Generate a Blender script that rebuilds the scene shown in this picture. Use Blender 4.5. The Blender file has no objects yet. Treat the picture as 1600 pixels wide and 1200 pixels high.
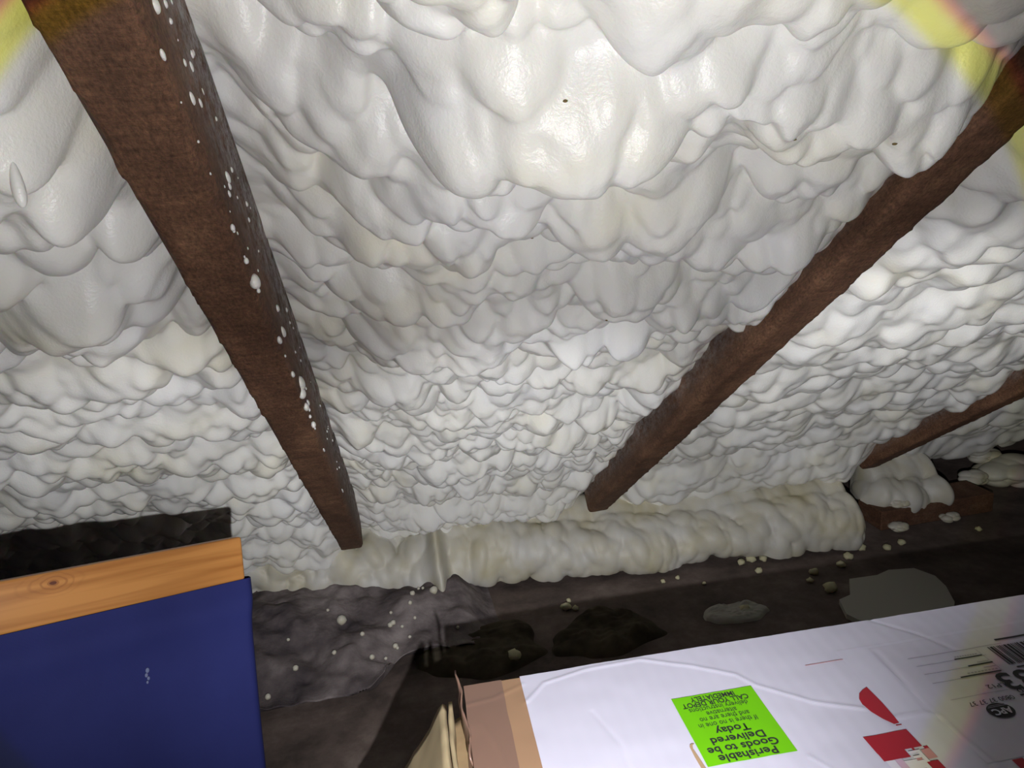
import bpy, bmesh, math, random
import numpy as np
from mathutils import Vector, Matrix
R = math.radians
scn = bpy.context.scene
C = scn.collection
CH = 0.97                                    # camera height above the loft floor

# ------------------------------------------------------------------ camera
cam = bpy.data.cameras.new('camera')
cam.sensor_width = 36.0
cam.lens = 36.0 * 1150 / 1600
cam.clip_start = 0.01
co = bpy.data.objects.new('camera', cam)
right = Vector((0.9775, -0.1976, -0.0745)).normalized()
down = Vector((-0.1217, -0.2389, -0.9634))
down = (down - right * down.dot(right)).normalized()
back = right.cross(-down)
co.matrix_world = Matrix(((right.x, -down.x, back.x, 0), (right.y, -down.y, back.y, 0),
                          (right.z, -down.z, back.z, CH), (0, 0, 0, 1)))
C.objects.link(co)
scn.camera = co

# ------------------------------------------------------------------ light and exposure
scn.view_settings.view_transform = 'Standard'
scn.view_settings.look = 'None'
scn.view_settings.gamma = 1
scn.view_settings.use_curve_mapping = False
scn.view_settings.exposure = 0.0
wd = bpy.data.worlds.new('world'); scn.world = wd; wd.use_nodes = True
wd.node_tree.nodes['Background'].inputs[0].default_value = (0.75, 0.78, 1.0, 1)
wd.node_tree.nodes['Background'].inputs[1].default_value = 0.008

LP = Vector((0.0245, -0.0366, -0.1186 + CH))  # the hand torch just below the lens
def aim(x, y):                                 # direction through a spot of the view
    return (right * (x - 800) + down * (y - 600) - back * 1150).normalized()
def torch(name, col, power, half, blend, d, size=0.004):
    l = bpy.data.lights.new(name, 'SPOT'); l.color = col; l.energy = power
    l.spot_size = R(half * 2); l.spot_blend = blend; l.shadow_soft_size = size
    o = bpy.data.objects.new(name, l); o.location = LP
    o.rotation_euler = d.to_track_quat('-Z', 'Y').to_euler()
    C.objects.link(o)
SPILL, EAVES_FILL = 1.25, 56.0
ax = Vector((0.1026, 0.9875, -0.1195)).normalized()
# the torch lens splits the rim of its beam: blue ends first, then green, then red
torch('torch_spill_blue', (0, 0, 1.0), SPILL * 5.2, 38.7, 0.035, ax)
torch('torch_spill_green', (0, 1.0, 0), SPILL * 5.0, 40.3, 0.025, ax)
torch('torch_spill_red', (1.0, 0, 0), SPILL * 5.0, 40.7, 0.025, ax)
torch('torch_outer', (1.0, 0.94, 0.86), 2.3, 75.0, 0.1, ax)
torch('eaves_fill', (0.97, 0.97, 1.0), EAVES_FILL, 29.5, 1.0, aim(820, 880))  # added fill, offsets the falloff towards the far eaves
torch('right_fill', (0.97, 0.97, 1.0), 50.0, 16.0, 1.0, aim(1400, 500))  # added fill that brightens the far right foam
torch('left_fill', (0.97, 0.97, 1.0), 26.0, 19.0, 1.0, aim(190, 700))  # added fill that brightens the foam at lower left

# ------------------------------------------------------------------ helpers
XA = np.array([1.0, 0, 0]); DA = np.array([0, .809017, -.587785]); NA = np.array([0, .587785, .809017])
CA = np.array([0, 0, CH])
def roof_pt(s, t, e):
    """s across, t down the slope, e outward from the rafter undersides plane"""
    return CA + XA * s + DA * t + NA * (0.32 + e)

def ob(name, me, mat, parent=None, label=None, cat=None, group=None, kind=None, smooth=False):
    o = bpy.data.objects.new(name, me); C.objects.link(o)
    if mat: me.materials.append(mat)
    if smooth: me.polygons.foreach_set('use_smooth', [True] * len(me.polygons))
    if parent: o.parent = parent
    tagp(o, label, cat, group, kind)
    return o
def tagp(o, label=None, cat=None, group=None, kind=None):
    for k, v in (('label', label), ('category', cat), ('group', group), ('kind', kind)):
        if v: o[k] = v
def empty(name, loc=(0, 0, 0), **k):
    o = bpy.data.objects.new(name, None); C.objects.link(o); o.location = loc
    o.empty_display_size = 0.02; tagp(o, **k); return o
def grid_mesh(name, P, wrap=False):
    """P: (n, m, 3) points"""
    n, m = P.shape[:2]
    me = bpy.data.meshes.new(name)
    idx = np.arange(n * m).reshape(n, m)
    if wrap: idx = np.concatenate([idx, idx[:, :1]], 1)
    q = np.stack([idx[:-1, :-1], idx[1:, :-1], idx[1:, 1:], idx[:-1, 1:]], -1).reshape(-1, 4)
    me.vertices.add(n * m); me.vertices.foreach_set('co', P.reshape(-1).astype(np.float32))
    me.loops.add(q.size); me.loops.foreach_set('vertex_index', q.reshape(-1).astype(np.int32))
    me.polygons.add(len(q)); me.polygons.foreach_set('loop_start', np.arange(0, q.size, 4, dtype=np.int32))
    me.polygons.foreach_set('loop_total', np.full(len(q), 4, dtype=np.int32))
    me.update(); me.validate()
    me.polygons.foreach_set('use_smooth', np.ones(len(me.polygons), bool))
    return me
def from_bm(name, bm):
    me = bpy.data.meshes.new(name); bm.normal_update(); bm.to_mesh(me); bm.free(); return me
def vnoise(x, y, seed, z=None):
    """smooth value noise"""
    rs = np.random.RandomState(seed); T = rs.rand(64, 64)
    xi = np.floor(x).astype(int); yi = np.floor(y).astype(int)
    fx = x - xi; fy = y - yi
    fx = fx * fx * (3 - 2 * fx); fy = fy * fy * (3 - 2 * fy)
    a = T[xi % 64, yi % 64]; b = T[(xi + 1) % 64, yi % 64]
    c = T[xi % 64, (yi + 1) % 64]; d = T[(xi + 1) % 64, (yi + 1) % 64]
    return (a * (1 - fx) + b * fx) * (1 - fy) + (c * (1 - fx) + d * fx) * fy * 1.0 - 0.5
def sstep(a, b, x):
    q = np.clip((x - a) / (b - a), 0, 1); return q * q * (3 - 2 * q)

# ------------------------------------------------------------------ materials
def mat(name, base, rough=0.6, spec=0.5):
    m = bpy.data.materials.new(name); m.use_nodes = True
    b = m.node_tree.nodes['Principled BSDF']
    b.inputs['Base Color'].default_value = (*base, 1); b.inputs['Roughness'].default_value = rough
    b.inputs['Specular IOR Level'].default_value = spec
    return m
def nd(m, t, **k):
    n = m.node_tree.nodes.new(t)
    for a, v in k.items():
        if a in n.inputs: n.inputs[a].default_value = v
        else: setattr(n, a, v)
    return n
def ln(m, a, b): m.node_tree.links.new(a, b)
def noise_col(m, stops, scale, detail=4, stretch=(1, 1, 1), rough=0.6, rot=(0, 0, 0), distort=0.0):
    tc = nd(m, 'ShaderNodeTexCoord'); mp = nd(m, 'ShaderNodeMapping')
    mp.inputs['Scale'].default_value = stretch; mp.inputs['Rotation'].default_value = rot
    nz = nd(m, 'ShaderNodeTexNoise'); nz.inputs['Scale'].default_value = scale
    nz.inputs['Detail'].default_value = detail; nz.inputs['Roughness'].default_value = rough
    nz.inputs['Distortion'].default_value = distort
    rp = nd(m, 'ShaderNodeValToRGB'); cr = rp.color_ramp
    while len(cr.elements) < len(stops): cr.elements.new(0.5)
    for e, (p, c) in zip(cr.elements, stops): e.position = p; e.color = (*c, 1)
    ln(m, tc.outputs['Object'], mp.inputs['Vector']); ln(m, mp.outputs['Vector'], nz.inputs['Vector'])
    ln(m, nz.outputs['Fac'], rp.inputs['Fac'])
    return rp, nz, mp
def bump(m, src, strength, dist=0.002, prev=None):
    b = nd(m, 'ShaderNodeBump'); b.inputs['Strength'].default_value = strength
    b.inputs['Distance'].default_value = dist
    ln(m, src, b.inputs['Height'])
    if prev: ln(m, prev, b.inputs['Normal'])
    return b.outputs['Normal']
def bsdf(m): return m.node_tree.nodes['Principled BSDF']

def foam_mat(name, c1, c2, yel, rough=0.36):
    m = mat(name, c1, rough, 0.45)
    rp, nz, mp = noise_col(m, [(0.33, c1), (0.55, c2), (0.80, yel)], 9, 3)
    ln(m, rp.outputs['Color'], bsdf(m).inputs['Base Color'])
    rp2, nz2, _ = noise_col(m, [(0, (0, 0, 0)), (1, (1, 1, 1))], 420, 3)
    rp3, nz3, _ = noise_col(m, [(0, (0, 0, 0)), (1, (1, 1, 1))], 60, 3)
    n1 = bump(m, nz2.outputs['Fac'], 0.35, 0.0012)
    n2 = bump(m, nz3.outputs['Fac'], 0.15, 0.004, n1)
    ln(m, n2, bsdf(m).inputs['Normal'])
    b = bsdf(m)
    b.inputs['Subsurface Weight'].default_value = 0.12
    b.inputs['Subsurface Radius'].default_value = (0.012, 0.011, 0.008)
    b.inputs['Subsurface Scale'].default_value = 1.0
    return m
FOAM = foam_mat('spray_foam', (0.82, 0.82, 0.80), (0.83, 0.82, 0.76), (0.83, 0.80, 0.64))
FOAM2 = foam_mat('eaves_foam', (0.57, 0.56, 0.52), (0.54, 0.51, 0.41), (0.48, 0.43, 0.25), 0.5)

def timber_mat(name, dark, mid, light, rough=0.75, dust=True):
    m = mat(name, mid, rough, 0.3)
    # saw marks across the beam plus blotches; object space: x across, y along, z depth
    rp, nz, _ = noise_col(m, [(0.25, dark), (0.5, mid), (0.78, light)], 5, 8, (3, 1.2, 3), 0.72)
    rs, ns, _ = noise_col(m, [(0.2, (0.55, 0.55, 0.55)), (0.75, (1.25, 1.2, 1.15))], 60, 6, (0.35, 3.2, 1), 0.75)
    mx = nd(m, 'ShaderNodeMix', data_type='RGBA', blend_type='MULTIPLY'); mx.inputs[0].default_value = 0.85
    ln(m, rp.outputs['Color'], mx.inputs[6]); ln(m, rs.outputs['Color'], mx.inputs[7])
    out = mx.outputs[2]
    rg, ng, _ = noise_col(m, [(0.3, (0, 0, 0)), (0.7, (1, 1, 1))], 260, 5, (1, 0.6, 1), 0.8)
    rg2, ng2, _ = noise_col(m, [(0.3, (0.45, 0.42, 0.4)), (0.5, (1, 1, 1)), (0.72, (1.7, 1.6, 1.5))], 380, 4, (1, 0.45, 1), 0.8)
    mg = nd(m, 'ShaderNodeMix', data_type='RGBA', blend_type='MULTIPLY'); mg.inputs[0].default_value = 0.9
    ln(m, out, mg.inputs[6]); ln(m, rg2.outputs['Color'], mg.inputs[7]); out = mg.outputs[2]
    n1 = bump(m, ns.outputs['Fac'], 0.5, 0.002)
    n2 = bump(m, ng.outputs['Fac'], 0.8, 0.0016, n1)
    ln(m, n2, bsdf(m).inputs['Normal'])
    if dust:
        # pale overspray clinging where the beam meets the foam (a film on the wood itself)
        tc = nd(m, 'ShaderNodeTexCoord'); sp = nd(m, 'ShaderNodeSeparateXYZ')
        ln(m, tc.outputs['Object'], sp.inputs[0])
        mr = nd(m, 'ShaderNodeMapRange'); mr.inputs['From Min'].default_value = 0.018
        mr.inputs['From Max'].default_value = 0.105
        ln(m, sp.outputs['Z'], mr.inputs['Value'])
        rd, ndz, _ = noise_col(m, [(0.42, (0, 0, 0)), (0.72, (1, 1, 1))], 90, 8, (1, 0.5, 1), 0.85)
        mm = nd(m, 'ShaderNodeMath', operation='MULTIPLY')
        ln(m, mr.outputs[0], mm.inputs[0]); ln(m, rd.outputs['Color'], mm.inputs[1])
        ml = nd(m, 'ShaderNodeMath', operation='MULTIPLY'); ml.inputs[1].default_value = 1.5; ml.use_clamp = True
        ln(m, mm.outputs[0], ml.inputs[0])
        m2 = nd(m, 'ShaderNodeMix', data_type='RGBA')
        ln(m, ml.outputs[0], m2.inputs[0]); ln(m, out, m2.inputs[6]); m2.inputs[7].default_value = (0.55, 0.55, 0.55, 1)
        out = m2.outputs[2]
    ln(m, out, bsdf(m).inputs['Base Color'])
    return m
WOOD = timber_mat('rafter_timber', (0.055, 0.029, 0.019), (0.14, 0.072, 0.042), (0.29, 0.16, 0.092))
WOODP = timber_mat('plate_timber', (0.06, 0.03, 0.02), (0.12, 0.06, 0.035), (0.2, 0.13, 0.09), dust=False)

# ------------------------------------------------------------------ foam surfaces
def blobs(S, T, W, n, rr, hh, asp, rng, p=7.0, exp=0.62, gap=0.72):
    """rounded caps packed side by side (dart throwing), joined by a smooth maximum, on the grid S x T"""
    acc = np.zeros((len(S), len(T)))
    ds = S[1] - S[0]; dt = T[1] - T[0]
    cs = np.zeros((n, 3)); m_ = 0
    for k in range(n * 9):
        if m_ >= n: break
        s = rng.uniform(S[0], S[-1]); t = rng.uniform(T[0], T[-1]); r = rng.uniform(*rr)
        if m_ and np.any((cs[:m_, 0] - s) ** 2 + (cs[:m_, 1] - t) ** 2 < (gap * (cs[:m_, 2] + r)) ** 2): continue
        cs[m_] = (s, t, r); m_ += 1
    for s, t, r in cs[:m_]:
        a = rng.uniform(*asp)
        ra, rb = r * 1.22, r * a * 1.22
        h = rng.uniform(*hh) * r / rr[1]
        th = rng.normal(0, 0.5); m = max(ra, rb) * 1.15
        i0 = max(0, int((s - m - S[0]) / ds)); i1 = min(len(S), int((s + m - S[0]) / ds) + 2)
        j0 = max(0, int((t - m - T[0]) / dt)); j1 = min(len(T), int((t + m - T[0]) / dt) + 2)
        if i1 <= i0 or j1 <= j0: continue
        X = S[i0:i1, None] - s; Y = T[None, j0:j1] - t
        if W is not None: X = X + W[0][i0:i1, j0:j1]; Y = Y + W[1][i0:i1, j0:j1]
        u = (X * math.cos(th) + Y * math.sin(th)) / ra; v = (-X * math.sin(th) + Y * math.cos(th)) / rb
        q = np.clip(1 - u * u - v * v, 0, 1) ** exp * h
        acc[i0:i1, j0:j1] += (q * 100) ** p
    return acc ** (1 / p) / 100

GRIT = mat('brown_grit', (0.16, 0.11, 0.04), 0.9)
TILT = -NA + 0.45 * DA; TILT = TILT / np.linalg.norm(TILT)
def foam_bay(name, s0, s1, t0, t1, macro, step, seed, label, levels, m=FOAM, specks=(), drip=None):
    rng = np.random.RandomState(seed)
    S = np.arange(s0, s1 + step, step); T = np.arange(t0, t1 + step, step)
    # domain warp so that lobes are not perfect ellipses
    SS, TT = np.meshgrid(S, T, indexing='ij')
    Hm = macro(SS, TT)
    H = np.zeros_like(SS)
    WX = vnoise(SS * 30 + 5, TT * 30, seed + 1) * 0.010 + vnoise(SS * 75 + 5, TT * 75, seed + 3) * 0.003
    WT = vnoise(SS * 30 + 50, TT * 30 + 9, seed + 2) * 0.012 + vnoise(SS * 75, TT * 75 + 9, seed + 4) * 0.003
    for (dens, rr, hh, asp, p, exp) in levels:
        n = int(dens * (S[-1] - S[0]) * (T[-1] - T[0]) / (math.pi * (sum(rr) / 2) ** 2))
        H += blobs(S, T, (WX, WT), n, rr, hh, asp, rng, p, exp)
    P = CA + XA * SS[..., None] + DA * TT[..., None] + NA * (0.32 - Hm)[..., None]
    edge = np.minimum(sstep(0, .045, SS - s0), sstep(0, .045, s1 - SS)) * .6 + .4
    H = H * edge
    for _ in range(2):                       # soften the creases
        H[1:-1] = (H[:-2] + 2 * H[1:-1] + H[2:]) / 4
        H[:, 1:-1] = (H[:, :-2] + 2 * H[:, 1:-1] + H[:, 2:]) / 4
    P = P + TILT * H[..., None]
    me = grid_mesh(name, P)
    o = ob(name, me, m, label=label, cat='foam insulation')
    for (a, b, r) in specks:                  # crumbs of brown grit stuck to the skin
        i = int((a - s0) / step); j = int((b - t0) / step); c0 = P[i, j]
        bm = bmesh.new(); bmesh.ops.create_icosphere(bm, subdivisions=2, radius=r)
        for v in bm.verts: v.co = Vector((v.co.x * (1 + .5 * rng.rand()), v.co.y * (1 + .8 * rng.rand()), v.co.z * .7)) + Vector(c0)
        ob('grit_speck', from_bm('grit_speck', bm), GRIT, o, smooth=True, label='tiny brown grit speck')
    if drip:
        i = int((drip[0] - s0) / step); j = int((drip[1] - t0) / step); c0 = Vector(P[i, j])
        bm = bmesh.new(); bmesh.ops.create_uvsphere(bm, u_segments=16, v_segments=20, radius=1)
        for v in bm.verts:
            z = v.co.z; w_ = 0.0028 * (1.25 - 0.45 * z) * math.sqrt(max(0, 1 - z * z)) / max(1e-4, math.hypot(v.co.x, v.co.y)) if abs(z) < .999 else 0
            v.co = c0 + Vector((v.co.x * w_, v.co.y * w_, z * 0.014 - 0.006))
        ob('foam_drip', from_bm('foam_drip', bm), m, o, smooth=True, label='thin hanging drip of foam')
    return o

def ledge(t, c, w=0.03):          # 1 before the ledge, 0 after
    return 1 - sstep(c - w, c + w, t)
def mid_macro(s, t):
    u = (s + 0.091) / 0.564
    c1 = 0.385 - 0.04 * (1 - np.clip(u * 2, 0, 1)) + 0.014 * np.sin(s * 17)
    c2 = 0.56 + 0.018 * np.sin(s * 23 + 1)
    c3 = 0.80 + 0.018 * np.sin(s * 19 + 2) - 0.03 * np.abs(u - .5)
    h = -0.082 + 0.030 * ledge(t, c1, .010) + 0.022 * ledge(t, c2, .010) + 0.042 * ledge(t, c3, .012)
    h += 0.010 * np.sin(t * 40 + 1.3 * np.sin(s * 11))
    left = (1 - sstep(0.0, 0.34, u)) ; h = h * (1 - left) + (-0.112) * left
    rt = sstep(0.84, 1.0, u)
    er = np.where(t < 0.83, -0.035, -0.07)
    h = h * (1 - rt) + er * rt + 0.04 * sstep(1.62, 1.80, t) * (1 - rt)
    return h
LEV = [(1.6, (0.032, 0.058), (0.032, 0.042), (0.6, 0.95), 8, 0.7),
       (2.2, (0.0125, 0.030), (0.019, 0.027), (0.62, 1.15), 9, 0.6),
       (0.5, (0.005, 0.009), (0.002, 0.004), (0.8, 1.3), 8, 0.6)]
LEVF = [(1.6, (0.05, 0.085), (0.026, 0.036), (0.7, 1.1), 8, 0.75),
        (2.2, (0.022, 0.042), (0.021, 0.030), (0.7, 1.15), 9, 0.66),
        (0.5, (0.008, 0.014), (0.003, 0.006), (0.8, 1.3), 8, 0.6)]
foam_bay('spray_foam', -0.095, 0.476, 0.14, 2.0, mid_macro, 0.002, 11,
         'white spray foam between the two long rafters, in the middle of the view', LEV,
         specks=[(.12, .31, .0012), (.20, .34, .0016), (.27, .33, .0011), (.30, .37, .0009), (.08, .42, .0010), (.14, .52, .0010), (.36, .36, .0013), (.24, .66, .0011), (.17, .78, .0010)])
def left_macro(s, t):
    u = (s + 0.144) / -0.6
    c1 = 0.66 + 0.02 * np.sin(s * 15); c0 = 0.42 + 0.02 * np.sin(s * 21)
    h = -0.075 + 0.025 * ledge(t, c0, .02) + 0.035 * ledge(t, c1, .018) + 0.008 * np.sin(t * 35 + np.sin(s * 9))
    e = 1 - sstep(0.0, 0.12, u); h = h * (1 - e) + np.minimum(h, -0.075) * e + 0.05 * sstep(1.66, 1.80, t)
    return h
foam_bay('spray_foam', -1.05, -0.142, 0.10, 2.0, left_macro, 0.003, 23,
         'white spray foam left of the long left rafter, above the pine rail', LEV, drip=(-0.19, 0.36))
def right_macro(s, t):
    u = (s - 0.526) / 0.71
    h = -0.075 + 0.03 * ledge(t, 0.62 + .03 * np.sin(s * 12), .03) + 0.02 * ledge(t, 1.0 + .04 * np.sin(s * 9), .03)
    h += 0.008 * np.sin(t * 30 + np.sin(s * 9)) + 0.018 * sstep(.5, 1, u)
    e = 1 - sstep(0.0, 0.12, u); h = h * (1 - e) + -0.1 * e
    h += 0.05 * sstep(1.62, 1.78, t) * (1 - sstep(.9, 1, u)) * (1 - e)
    return h
foam_bay('spray_foam', 0.524, 1.262, 0.25, 2.0, right_macro, 0.0035, 37,
         'white spray foam right of the long right rafter, beside the short far rafter', LEVF)
def far_macro(s, t):
    return -0.06 + 0.02 * ledge(t, 1.2, .03) + 0.012 * np.sin(t * 21 + np.sin(s * 7)) - 0.03 * (1 - sstep(0, .08, s - 1.3))
foam_bay('spray_foam', 1.295, 3.1, 0.7, 1.96, far_macro, 0.007, 41,
         'greyish spray foam in the far right corner beyond the short rafter', LEVF)

# ------------------------------------------------------------------ rafters
def rafter(s0, s1, t0, t1, label, seed, drops=()):
    root = empty('rafter', tuple(roof_pt(s0, t1, 0)), label=label, cat='rafter')
    rng = np.random.RandomState(seed)
    # local frame: x across, y along the slope, z outward
    n = 420; ring = []
    w = s1 - s0; dp = 0.1
    prof = []
    for i in range(13): prof.append((w * i / 12, 0))
    for i in range(1, 13): prof.append((w, dp * i / 12))
    for i in range(1, 7): prof.append((w - w * i / 6, dp))
    for i in range(1, 12): prof.append((0, dp - dp * i / 12))
    prof = np.array(prof); k = len(prof)
    Y = np.linspace(t0, t1, n)
    P = np.zeros((n, k, 3))
    P[:, :, 0] = prof[:, 0]; P[:, :, 2] = prof[:, 1]; P[:, :, 1] = Y[:, None]
    # worn, hairy arrises and a rough sawn face
    c = np.arange(k)
    for cx, cz in ((0, 0), (w, 0)):
        dd = np.hypot(prof[:, 0] - cx, prof[:, 1] - cz)
        wgt = np.exp(-(dd / 0.004) ** 2)
        ch = np.abs(vnoise(Y * 30 + cx * 900, Y * 0 + 3, seed)) * 0.005 + np.abs(vnoise(Y * 140, Y * 0 + cx * 500, seed + 4)) * 0.003 + 0.0012
        P[:, :, 0] += (1 if cx == 0 else -1) * ch[:, None] * wgt
        P[:, :, 2] += ch[:, None] * wgt * 0.8
    P[:, :, 2] += np.where(prof[:, 1] == 0, 1, 0) * vnoise(P[:, :, 0] * 60, P[:, :, 1] * 90, seed + 7) * 0.0016
    me = grid_mesh('beam', P, wrap=True)
    bm = bmesh.new(); bm.from_mesh(me)
    bm.verts.ensure_lookup_table()
    bm.faces.new([bm.verts[i] for i in range(k)])
    bm.faces.new([bm.verts[(n - 1) * k + i] for i in range(k)])
    bmesh.ops.recalc_face_normals(bm, faces=bm.faces)
    bm.to_mesh(me); bm.free()
    b = ob('beam', me, WOOD, root)
    M = Matrix(((1, DA[0], NA[0], 0), (0, DA[1], NA[1], 0), (0, DA[2], NA[2], 0), (0, 0, 0, 1)))
    M.translation = Vector(CA + XA * s0 + NA * 0.32)
    b.matrix_world = Matrix.Translation(-root.location) @ M
    b.matrix_parent_inverse = Matrix()
    b.matrix_basis = Matrix.Translation(-root.location) @ M
    for (t, e, rx, rt) in drops:
        bm = bmesh.new(); bmesh.ops.create_icosphere(bm, subdivisions=3, radius=1)
        a = rng.uniform(0, 6)
        for v in bm.verts:
            y = v.co.y
            f = 1 - 0.28 * y + 0.07 * math.sin(5 * v.co.z + a)       # teardrop, heavier end uphill
            v.co = Vector((v.co.x * rx * 0.75, y * rt * 1.05, v.co.z * rx * 1.05 * f))
        o = ob('foam_droplet', from_bm('foam_droplet', bm), FOAM, root, smooth=True)
        L = Matrix.Translation(Vector((w, t, e)))
        o.matrix_basis = Matrix.Translation(-root.location) @ M @ L
    return root
DROPS = [(0.299, 0.026, 0.0033, 0.0046), (0.316, 0.047, 0.0018, 0.0028), (0.325, 0.044, 0.0018, 0.0018), (0.311, 0.005, 0.0017, 0.0037), (0.352, 0.041, 0.0015, 0.0026), (0.367, 0.053, 0.0016, 0.0039), (0.366, 0.027, 0.0023, 0.005), (0.386, 0.042, 0.0016, 0.0037), (0.343, 0.003, 0.0007, 0.0007), (0.378, 0.005, 0.001, 0.001), (0.394, 0.059, 0.0008, 0.0029), (0.457, 0.039, 0.0028, 0.006), (0.46, 0.027, 0.0018, 0.0032), (0.446, 0.023, 0.0009, 0.0013), (0.406, 0.003, 0.0008, 0.0012), (0.483, 0.009, 0.0009, 0.0019), (0.521, 0.02, 0.001, 0.0015), (0.46, 0.012, 0.0007, 0.0009), (0.339, 0.045, 0.0007, 0.0007), (0.471, 0.003, 0.0014, 0.0014), (0.512, 0.003, 0.0025, 0.003), (0.467, 0.003, 0.0022, 0.0031), (0.545, 0.003, 0.0057, 0.0073), (0.506, 0.003, 0.001, 0.0014), (0.559, 0.003, 0.0021, 0.0026), (0.562, 0.024, 0.0011, 0.0016), (0.659, 0.039, 0.0031, 0.005), (0.687, 0.027, 0.0039, 0.0096), (0.66, 0.005, 0.0031, 0.0061), (0.692, 0.003, 0.0013, 0.0019), (0.74, 0.003, 0.0027, 0.0054), (0.804, 0.018, 0.0066, 0.0132), (0.809, 0.008, 0.0059, 0.0073), (0.854, 0.013, 0.0039, 0.0039), (0.841, 0.003, 0.0045, 0.0075), (0.905, 0.003, 0.004, 0.0049), (0.874, 0.003, 0.0023, 0.0023), (0.92, 0.003, 0.0016, 0.0033), (1.016, 0.003, 0.0018, 0.0072), (1.295, 0.013, 0.0022, 0.0112), (0.869, 0.01, 0.0023, 0.0023)]
rq_ = random.Random(21)
for k in range(32):        # beads of overspray high on the side face, close to the foam
    t_ = rq_.uniform(0.3, 1.35); r_ = rq_.uniform(.0007, .0022)
    DROPS.append((t_, rq_.uniform(.03, .075), r_, r_ * rq_.uniform(1.1, 1.9)))
rafter(-0.144, -0.091, -0.2, 1.80, 'long dark brown rafter on the left, speckled with white foam droplets', 3, DROPS)
rafter(0.473, 0.526, -0.1, 1.82, 'long dark brown rafter on the right, partly swallowed by white foam', 5)
rafter(1.245, 1.297, 0.6, 1.82, 'short stretch of dark rafter at the far right edge', 9)

# ------------------------------------------------------------------ room shell
DARK = mat('roof_membrane', (0.03, 0.028, 0.026), 0.8)
rp, nzz, _ = noise_col(DARK, [(0.3, (0.02, 0.018, 0.017)), (0.7, (0.05, 0.045, 0.04))], 12, 5)
ln(DARK, rp.outputs['Color'], bsdf(DARK).inputs['Base Color'])
def slab(name, pts, thick, m, kind='structure', **k):
    """extrude a quad along its normal by thick"""
    bm = bmesh.new(); vs = [bm.verts.new(p) for p in pts]; f = bm.faces.new(vs)
    bm.normal_update(); nrm = f.normal.copy()
    r = bmesh.ops.extrude_face_region(bm, geom=[f])
    bmesh.ops.translate(bm, verts=[v for v in r['geom'] if isinstance(v, bmesh.types.BMVert)], vec=nrm * thick)
    bmesh.ops.recalc_face_normals(bm, faces=bm.faces)
    return ob(name, from_bm(name, bm), m, kind=kind, **k)
X0, X1 = -1.6, 3.2
slab('ceiling', [roof_pt(X0, -0.3, 0.115), roof_pt(X1, -0.3, 0.115), roof_pt(X1, 2.22, 0.115), roof_pt(X0, 2.22, 0.115)], 0.02, DARK)
FLOOR = mat('floor_boards', (0.13, 0.09, 0.07), 0.85)
rp, nzz, _ = noise_col(FLOOR, [(0.35, (0.05, 0.036, 0.03)), (0.52, (0.11, 0.08, 0.068)), (0.7, (0.19, 0.15, 0.13))], 6, 8, (1, 1, 1), 0.7)
ln(FLOOR, rp.outputs['Color'], bsdf(FLOOR).inputs['Base Color'])
ln(FLOOR, bump(FLOOR, nzz.outputs['Fac'], 0.4, 0.01), bsdf(FLOOR).inputs['Normal'])
slab('floor', [(X0, -0.9, 0), (X0, 2.1, 0), (X1, 2.1, 0), (X1, -0.9, 0)], 0.03, FLOOR)
WALL = mat('eaves_masonry', (0.06, 0.045, 0.04), 0.9)
rp, nzz, _ = noise_col(WALL, [(0.3, (0.03, 0.025, 0.022)), (0.6, (0.07, 0.05, 0.045))], 9, 6)
ln(WALL, rp.outputs['Color'], bsdf(WALL).inputs['Base Color'])
slab('wall_back', [(X0, 2.01, 0), (X1, 2.01, 0), (X1, 2.01, 0.16), (X0, 2.01, 0.16)], 0.05, WALL)

# ------------------------------------------------------------------ foam roll packed into the eaves
def roll(name, x0, x1, yc, zc, r, step, seed, label, m, drips=(), lobes=((1.8, (0.026, 0.05), (0.026, 0.040), (1.1, 2.2), 8, 0.6), (2.0, (0.012, 0.025), (0.011, 0.018), (1.2, 2.4), 9, 0.55))):
    rng = np.random.RandomState(seed)
    X = np.arange(x0, x1 + step, step)
    A = np.arange(-0.35, 3.7, step / r)                  # 0 faces the room, pi/2 up
    XX, AA = np.meshgrid(X, A, indexing='ij')
    H = np.zeros_like(XX)
    for (dens, rr, hh, asp, p, exp) in lobes:
        n = int(dens * (x1 - x0) * (A[-1] - A[0]) * r / (math.pi * (sum(rr) / 2) ** 2))
        H += blobs(X, A * r, None, n, rr, hh, asp, rng, p, exp)
    ends = np.minimum(sstep(x0 - .001, x0 + .05, XX), 1 - sstep(x1 - .05, x1 + .001, XX)) ** 0.5
    for (dx, a0, a1, wd_, hd) in drips:
        H += hd * np.exp(-((XX - dx) / wd_) ** 2) * sstep(a0 - .15, a0 + .1, AA) * (1 - sstep(a1 - .1, a1 + .15, AA))
    rr_ = (r * (0.85 + 0.5 * vnoise(XX * 5, AA * 0.8 + 20, seed + 9)) + H) * ends
    rr_ = rr_ * (1 - 0.12 * np.clip(XX, 0, 2))
    bk = np.clip(AA - math.pi / 2, 0, 3)
    P = np.stack([XX, yc - 0.12 * XX - rr_ * np.cos(AA) * (1 + 0.9 * np.sin(np.clip(bk, 0, 1.5))), zc - 0.012 * np.clip(XX, 0, 2) + rr_ * np.sin(AA) + 0.07 * np.sin(np.clip(bk * 1.4, 0, 3.1)) * (ends > .9)], -1)
    over = np.clip(P[..., 1] * NA[1] + (P[..., 2] - CH) * NA[2] - 0.425, 0, None)
    P = P - NA * over[..., None]                      # stays under the roof and in front of the wall
    P[..., 1] = np.minimum(P[..., 1], 1.94); P[..., 2] = np.maximum(P[..., 2], 0.001)
    return ob(name, grid_mesh(name, P), m, label=label, cat='foam insulation')
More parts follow.
